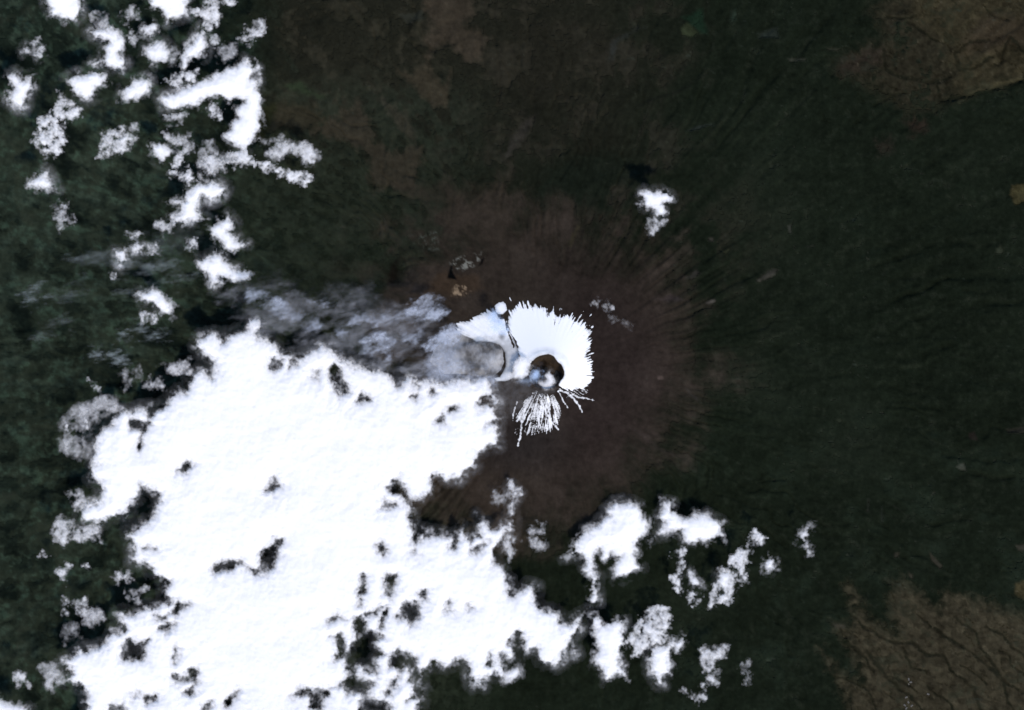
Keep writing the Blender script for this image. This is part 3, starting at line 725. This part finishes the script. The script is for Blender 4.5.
cloud('cloud_wisp', 'grey white cloud streamer below the long forked cloud', 640, [
  (T(*A0, [(775,640),(880,608),(960,598),(1005,640),(960,662),(880,672),(800,700)]), .72), (T(*A0, [(676,685),(740,676),(765,710),(690,705)]), .7),
  (T(*A0, [(770,570),(830,560),(860,600),(790,620)]), .35), (T(*A0, [(650,460),(720,445),(715,485),(660,490)]), .45)], seed=53, split=True)
cloud('cloud', 'mottled grey white cloud at the left below the knobbly cloud', 640, [
  (T(*A0, [(158,470),(200,452),(242,490),(258,540),(242,592),(190,612),(162,582),(130,550),(160,520)]), .78)], seed=55, lam=9)
cloud('cloud', 'smudged grey white cloud below the square tuft', 640, [
  (T(*A0, [(405,530),(480,515),(530,545),(502,582),(440,612),(395,612)]), .62), (T(*A0, [(455,545),(500,525),(525,548),(480,575)]), .92), (T(*A0, [(480,500),(540,490),(540,510),(490,520)]), .3)], seed=57, lam=9)
cloud('cloud', 'crumbled white cloud with a thin arched top and a droplet shaped scrap beside it', 640, [
  (T(*A0, [(588,570),(630,556),(682,590),(677,620),(640,645),(598,610)]), .9), (T(*A0, [(645,530),(740,530),(765,590),(730,604),(680,572)]), .42), (T(*A0, [(690,620),(710,596),(728,650),(692,654)]), .7)], seed=59, lam=9)
cloud('cloud', 'small white cloud lowest at the left beside the mottled cloud', 640, [
  (T(*A0, [(138,695),(180,668),(208,712)])+T(*B0, [(225,40),(150,42),(108,30),(100,10)]), .82), (T(*B0, [(218,100),(250,88),(284,170),(235,194),(222,140)]), .38)], seed=61, lam=9)
cloud('cloud_wisp', 'faint grey puffs between the clouds at the top edge', 640, [
  (T(*A0, [(478,62),(520,30),(540,80),(500,95)]), .5), (T(*A0, [(345,55),(420,60),(425,100),(370,100)]), .35), (T(*A0, [(860,200),(930,170),(940,215),(870,240)]), .32), (T(*A0, [(940,150),(1010,120),(1030,140),(960,160)]), .4)], seed=63, split=True)
cloud('cloud_wisp', 'slanting white scrap of cloud right of the cloud field at the top', 640, [
  (T(*A1, [(-10,110),(60,66),(55,105),(10,145),(-5,180)]), .65)], seed=65, split=True)
cloud('cloud_wisp', 'thin arched white cloud right of the lower end of the forked cloud', 640, [
  (T(*A1, [(45,555),(120,540),(160,570),(220,566),(264,620),(252,650),(220,642),(210,605),(150,605),(100,630),(60,605)]), .55),
  (T(*A1, [(25,638),(70,636),(110,670),(180,678),(245,702),(200,722),(140,695),(60,668)]), .8)], seed=67, split=True)
cloud('cloud', 'jagged white cloud at the top of the chain leading down to the cloud sheet', 650, [
  (T(*B0, [(725,50),(760,20),(830,-5),(895,30),(882,62),(830,92),(800,72),(780,100),(790,140),(815,155),(760,168),(720,172),(682,170),(666,145),(710,120),(700,100),(660,90),(720,70)]), .97)], seed=71, lam=10)
cloud('cloud', 'upright white cloud in the middle of the chain leading down to the cloud sheet', 650, [
  (T(*B0, [(826,190),(860,158),(900,136),(924,170),(912,200),(940,240),(975,255),(920,288),(870,282),(868,240),(828,220)]), .93)], seed=73, lam=10)
cloud('cloud', 'slanted white cloud at the lower end of the chain, just above the cloud sheet', 650, [
  (T(*B0, [(775,320),(850,286),(880,300),(900,330),(985,370),(972,402),(920,402),(870,385),(880,405),(830,422),(808,370),(776,345)]), .93)], seed=75, lam=10)
cloud('cloud', 'string of little white tufts left of the chain above the cloud sheet', 650, [
  (T(*B0, [(452,280),(500,268),(502,318),(475,348),(458,330)]), .9), (T(*B0, [(502,268),(540,242),(574,255),(562,292),(520,292)]), .88), (T(*B0, [(502,198),(552,204),(548,232),(518,226)]), .55),
  (T(*B0, [(588,268),(620,252),(618,288),(592,288)]), .55), (T(*B0, [(436,370),(452,368),(456,388),(440,386)]), .4)], seed=77, lam=8)
cloud('cloud_wisp', 'small faint tuft right of the string of little tufts', 650, [
  (T(*B0, [(742,240),(772,238),(762,272),(744,268)]), .6), (T(*B0, [(618,170),(680,168),(682,202),(640,208)]), .4)], seed=78, split=True)
cloud('cloud', 'bright white wedge of cloud off the upper left shoulder of the cloud sheet', 660, [
  (T(*B0, [(536,450),(600,422),(650,442),(692,500),(672,545),(640,532),(600,492),(556,480)]), .98), (T(*B0, [(540,520),(600,528),(612,558),(555,558)]), .5)], seed=79, lam=10)
cloud('cloud_wisp', 'pale blue veil of thin cloud left of the string of little tufts', 1250, [
  (T(*B0, [(470,320),(560,330),(640,340),(780,370),(760,390),(640,375),(540,355)]), 0.105), (T(*B0, [(280,300),(420,290),(470,330),(380,330)]), 0.050), (T(*B0, [(460,422),(560,428),(600,440),(470,445)]), 0.056),
  (T(*B0, [(530,585),(600,588),(660,600),(590,615)]), 0.136), (T(*B0, [(200,460),(320,415),(330,430),(240,480)]), 0.056), (T(*B0, [(140,600),(270,545),(270,570),(180,610)]), 0.050),
  (T(*B0, [(560,200),(760,200),(780,300),(620,280)]), 0.037), (T(*B0, [(105,462),(150,418),(158,450),(118,474)]), 0.124), (T(*B0, [(435,690),(495,683),(500,705),(440,708)]), 0.211), (T(*B0, [(365,690),(402,678),(412,702)]), 0.161), (T(*B0, [(465,625),(485,600),(490,610),(475,640)]), 0.124)],
  mat=vapour_mat('thin_blue_veil', (.74, .82, .84), 80, .4), thick=30, seed=81, split=True, lam=24, soft=2.6, grain=.6, flow=(-8, 3.0))
cloud('cloud', 'tattered half transparent cloud along the left flank of the cloud sheet', 720, [
  (T(*C0, [(236,210),(290,178),(360,168),(400,148),(465,158),(475,190),(420,212),(372,270),(352,385),(300,385),(250,352),(228,310)]), .32),
  (T(*C0, [(345,78),(362,76),(404,130),(390,135)]), .35), (T(*C0, [(475,60),(545,20),(560,80),(490,115)]), .28), (T(*C0, [(565,92),(632,58),(642,104),(588,114)]), .4), (T(*C0, [(635,20),(745,-10),(742,42),(680,55)]), .42),
  (T(*C0, [(250,240),(275,240),(275,290),(250,280)]), .85), (T(*C0, [(330,230),(360,230),(355,290),(330,280)]), .85)], seed=83, lam=26)
cloud('cloud', 'smudge of half transparent cloud at the left below the tattered flank', 720, [
  (T(*C0, [(255,520),(320,516),(332,545),(372,538),(384,556),(300,580),(268,545)]), .6)], seed=85)
cloud('cloud', 'thin mottled cloud left of the bay in the cloud sheet', 720, [
  (T(*C0, [(228,620),(270,606),(302,660),(392,660),(395,715)])+T(*D0, [(390,30),(270,55),(212,42),(205,10)]), .62), (T(*D0, [(222,165),(260,138),(274,150),(246,198)]), .65), (T(*D0, [(318,142),(345,128),(354,150)]), .6), (T(*D0, [(148,102),(170,82),(188,102)]), .4)], seed=87)
cloud('cloud_wisp', 'torn grey shreds of cloud over the dark forest beside the lower cloud sheet', 720, [
  (T(*D0, [(435,185),(500,162),(525,190),(460,204)]), .45), (T(*D0, [(512,240),(572,226),(545,284),(508,278)]), .45), (T(*D0, [(248,330),(253,265),(272,265),(268,325)]), .35), (T(*D0, [(286,290),(330,266),(348,350),(310,332)]), .5),
  (T(*D0, [(328,330),(390,312),(414,350),(370,394),(332,372)]), .42), (T(*D0, [(238,400),(290,366),(314,420),(258,444)]), .3), (T(*D0, [(146,540),(222,526),(254,600),(200,645),(168,580)]), .36), (T(*D0, [(390,460),(420,465),(410,510),(395,515)]), .4)], seed=89, split=True)
cloud('cloud', 'bright cloud scrap in the bottom left corner', 700, [
  (T(*D0, [(-60,650),(0,656),(60,678),(116,700),(110,780),(-60,780)]), .88), (T(*D0, [(46,575),(80,556),(119,610),(70,624)]), .65)], seed=91)

# smoke drifting from the volcano
cloud('smoke_veil', 'long grey violet veil of smoke drifting left from the volcano over the cloud sheet', 1020, [
  (T(*B1, [(-60,460),(60,430),(200,440),(420,510),(600,530),(780,570),(830,640),(760,720),(500,720),(330,680),(180,620),(0,590),(-60,540)]), .21),
  (T(*B1, [(130,400),(300,400),(560,480),(560,560),(330,520)]), .10), (T(*C1, [(300,0),(760,0),(800,60),(600,80),(500,20)]), .34), (T(*B1, [(420,560),(600,560),(760,600),(760,690),(480,690)]), .28)],
  mat=M_SMOKE, cat='smoke', thick=55, seed=95, lam=30, soft=3.4, grain=.8, rag=1.2, flow=(-14, 2.2))
cloud('smoke_puff', 'billowing bluish white puff at the top of the smoke, left of the snow cap', 1030, [
  (T(*B1, [(608,525),(640,472),(700,450),(752,472),(775,520),(745,550),(660,550)]), .42), (T(*B1, [(680,470),(740,480),(750,510),(700,505)]), .5)], mat=vapour_mat('pale_smoke', (.66, .71, .80), 60, .4), cat='smoke', thick=60, seed=97, flow=(-22, 2.2), lam=10)
cloud('smoke_puff', 'bright blue white puff of vapour touching the grey shoulder', 1030, [
  (T(*B1, [(684,655),(740,606),(800,576),(836,600),(762,664),(730,694)]), .65)], mat=bpy.data.materials['pale_smoke'], cat='smoke', thick=50, seed=99, flow=(-22, 2.2), lam=10)
cloud('smoke_puff', 'string of pale streaks on top of the grey smoke veil', 1085, [
  (T(*B1, [(345,595),(400,548),(455,536),(435,572),(360,615)]), 0.360), (T(*B1, [(238,482),(300,476),(306,502)]), 0.202), (T(*B1, [(440,640),(520,596),(570,640),(540,695),(440,675)]), 0.360), (T(*B1, [(590,590),(680,585),(660,640),(600,640)]), 0.252),
  (T(*B1, [(440,545),(600,530),(620,545),(480,570)]), 0.216), (T(*B1, [(-10,430),(100,458),(205,540),(172,566),(60,505),(-10,475)]), 0.245), (T(*B1, [(200,560),(270,560),(290,590),(220,590)]), 0.216)], mat=bpy.data.materials['pale_smoke'], cat='smoke', thick=30, seed=101, flow=(-22, 2.2), lam=12)
cloud('smoke_puff', 'soft grey white vapour lapping over the left and lower side of the grey shoulder', 1060, [
  (T(430, 280, [(0,240),(60,235),(110,270),(120,330),(200,370),(260,385),(250,410),(100,410),(0,400)], 3.945), .5), (T(430, 280, [(180,330),(240,320),(270,350),(230,380),(180,370)], 3.945), .22)],
  mat=bpy.data.materials['pale_smoke'], cat='smoke', thick=25, seed=102, lam=20, soft=2.4, grain=.3)
# steam at the crater
cloud('steam_plume', 'white column of steam standing on the left rim of the crater', 1000, [
  (T(490, 330, [(262,240),(300,246),(340,262),(355,300),(345,350),(335,395),(290,430),(220,438),(186,425),(200,370),(225,290)], 8.873), .97)], mat=M_CLOUD, cat='steam', thick=40, seed=103, bias=0.9, lam=8, step=.6, rag=.5, grain=.5)
cloud('steam_plume', 'wispy pale blue steam rising inside the crater', 950, [
  (T(490, 330, [(340,400),(370,360),(420,340),(460,350),(450,420),(410,460),(340,440)], 8.873), .85), (T(490, 330, [(330,420),(260,450),(300,480),(420,460)], 8.873), .3)], mat=M_STEAM, cat='steam', thick=30, seed=105, bias=.2, lam=7, step=.6, rag=.5, grain=.5)
cloud('steam_plume', 'bright white curl of steam at the lower right of the crater floor', 950, [
  (T(490, 330, [(440,472),(480,462),(508,440),(498,400),(525,382),(556,405),(566,460),(540,508),(492,518)], 8.873), .99)], mat=M_CLOUD, cat='steam', thick=30, seed=107, bias=1.1, lam=7, step=.6, rag=.5, grain=.5)
cloud('steam_plume', 'blue vapour puff lying across the gap beside the round snow knob', 1000, [
  (T(430, 280, [(232,150),(245,120),(262,130),(290,165),(305,190),(300,215),(280,210),(240,195)], 3.945), .62)], mat=M_STEAM, cat='steam', thick=30, seed=109, lam=7, step=.6, rag=.5, grain=.5)
cloud('smoky_shade', 'dark grey smoky shade hanging below the crater and left over the cloud edge', 1010, [  # dark sheet of thin smoke, also standing in for the smoke's shade
  (T(430, 280, [(262,395),(330,385),(420,400),(480,425),(500,450),(440,470),(350,500),(290,560),(272,480)], 3.945), .36)], mat=M_SMOKE_SHADE, cat='smoke', thick=30, seed=111, lam=16, soft=2.2, grain=.25)

# ------------------------------------------------------------------ farm sheds in the south-east fields
def shed_mesh():
    w, l, h, rz = 11, 19, 5, 9
    wall_v = [(-w,-l,0),(w,-l,0),(w,l,0),(-w,l,0),(-w,-l,h),(w,-l,h),(w,l,h),(-w,l,h),(0,-l,rz-.4),(0,l,rz-.4)]
    wall_f = [(0,1,5,4),(1,2,6,5),(2,3,7,6),(3,0,4,7),(4,5,8),(6,7,9)]
    e = 1.2
    roof_v = [(-w-e,-l-e,h-.5),(0,-l-e,rz),(0,l+e,rz),(-w-e,l+e,h-.5),(w+e,-l-e,h-.5),(w+e,l+e,h-.5),
              (-w-e,-l-e,h-.1),(0,-l-e,rz+.5),(0,l+e,rz+.5),(-w-e,l+e,h-.1),(w+e,-l-e,h-.1),(w+e,l+e,h-.1)]
    roof_f = [(0,1,2,3),(1,4,5,2),(6,9,8,7),(7,8,11,10),(0,3,9,6),(4,10,11,5),(0,6,7,1),(1,7,10,4),(3,2,8,9),(2,5,11,8)]
    out = []
    for n, v, f in (('wall', wall_v, wall_f), ('roof', roof_v, roof_f)):
        me = bpy.data.meshes.new(n); me.from_pydata(v, [], f); me.update(); out.append(me)
    return out
def plain(name, c):
    m, nt, N, L = new_mat(name)
    o = N.new('ShaderNodeOutputMaterial'); d = N.new('ShaderNodeBsdfDiffuse')
    n = N.new('ShaderNodeTexNoise'); n.inputs['Scale'].default_value = .4
    r = N.new('ShaderNodeMix'); r.data_type = 'RGBA'
    r.inputs[6].default_value = (*[v*.75 for v in c], 1); r.inputs[7].default_value = (*c, 1)
    L.new(n.outputs['Fac'], r.inputs[0]); L.new(r.outputs[2], d.inputs['Color']); L.new(d.outputs[0], o.inputs['Surface'])
    return m
wall_me, roof_me = shed_mesh()
wall_me.materials.append(plain('shed_wall', (.10, .09, .08))); roof_me.materials.append(plain('shed_roof', (.11, .105, .095)))
spots = [(908.5,679),(910.5,682),(908.5,683.5),(906,697),(908,702),(911.5,705.5),(904.5,705),(906,708),(928,694)]
for i, (x, y) in enumerate(spots):
    z = float(ground_z(np.array([x]), np.array([y]))[0])
    root = empty('farm_shed', ((x-512)*S, (355-y)*S, z-1))
    root.rotation_euler.z = (i*1.7) % 3.1
    tag(root, 'tiny pale roofed farm shed in the brown ravine cut fields of the lower right', 'shed', 'farm sheds in the lower right fields')
    for n, me in (('wall', wall_me), ('roof', roof_me)):
        c = bpy.data.objects.new(n, me); COL.objects.link(c); c.parent = root

# ------------------------------------------------------------------ light, sky, camera
w = bpy.data.worlds.new('World'); scene.world = w; w.use_nodes = True
nt = w.node_tree; nt.nodes.clear()
wo = nt.nodes.new('ShaderNodeOutputWorld'); bg = nt.nodes.new('ShaderNodeBackground'); sk = nt.nodes.new('ShaderNodeTexSky')
sk.sky_type = 'NISHITA'; sk.sun_disc = False; sk.sun_elevation = SUN_EL; sk.sun_rotation = math.pi/2-SUN_AZ; sk.altitude = 3000
bg.inputs['Strength'].default_value = .15
nt.links.new(sk.outputs[0], bg.inputs[0]); nt.links.new(bg.outputs[0], wo.inputs[0])
ld = bpy.data.lights.new('sun', 'SUN'); ld.energy = 2.5; ld.angle = math.radians(.53); ld.color = (1, .90, .79)
sun = bpy.data.objects.new('sun', ld); COL.objects.link(sun)
from mathutils import Vector
dirv = Vector((math.cos(SUN_EL)*math.cos(SUN_AZ), math.cos(SUN_EL)*math.sin(SUN_AZ), math.sin(SUN_EL)))
sun.rotation_euler = dirv.to_track_quat('Z', 'Y').to_euler(); sun.location = dirv*20000

cd = bpy.data.cameras.new('camera'); cam = bpy.data.objects.new('camera', cd); COL.objects.link(cam)
cam.location = (0, 0, HC); cam.rotation_euler = (0, 0, 0)
cd.sensor_fit = 'HORIZONTAL'; cd.sensor_width = 36; cd.lens = 36*HC/(1024*S)
cd.clip_start = 1000; cd.clip_end = 600000
scene.camera = cam
scene.view_settings.view_transform = 'Standard'; scene.view_settings.look = 'None'
scene.view_settings.exposure = .52; scene.view_settings.gamma = 1; scene.view_settings.use_curve_mapping = False
scene.render.engine = 'CYCLES'
cy = scene.cycles
cy.max_bounces = 4; cy.diffuse_bounces = 3; cy.transparent_max_bounces = 32; cy.use_denoising = True
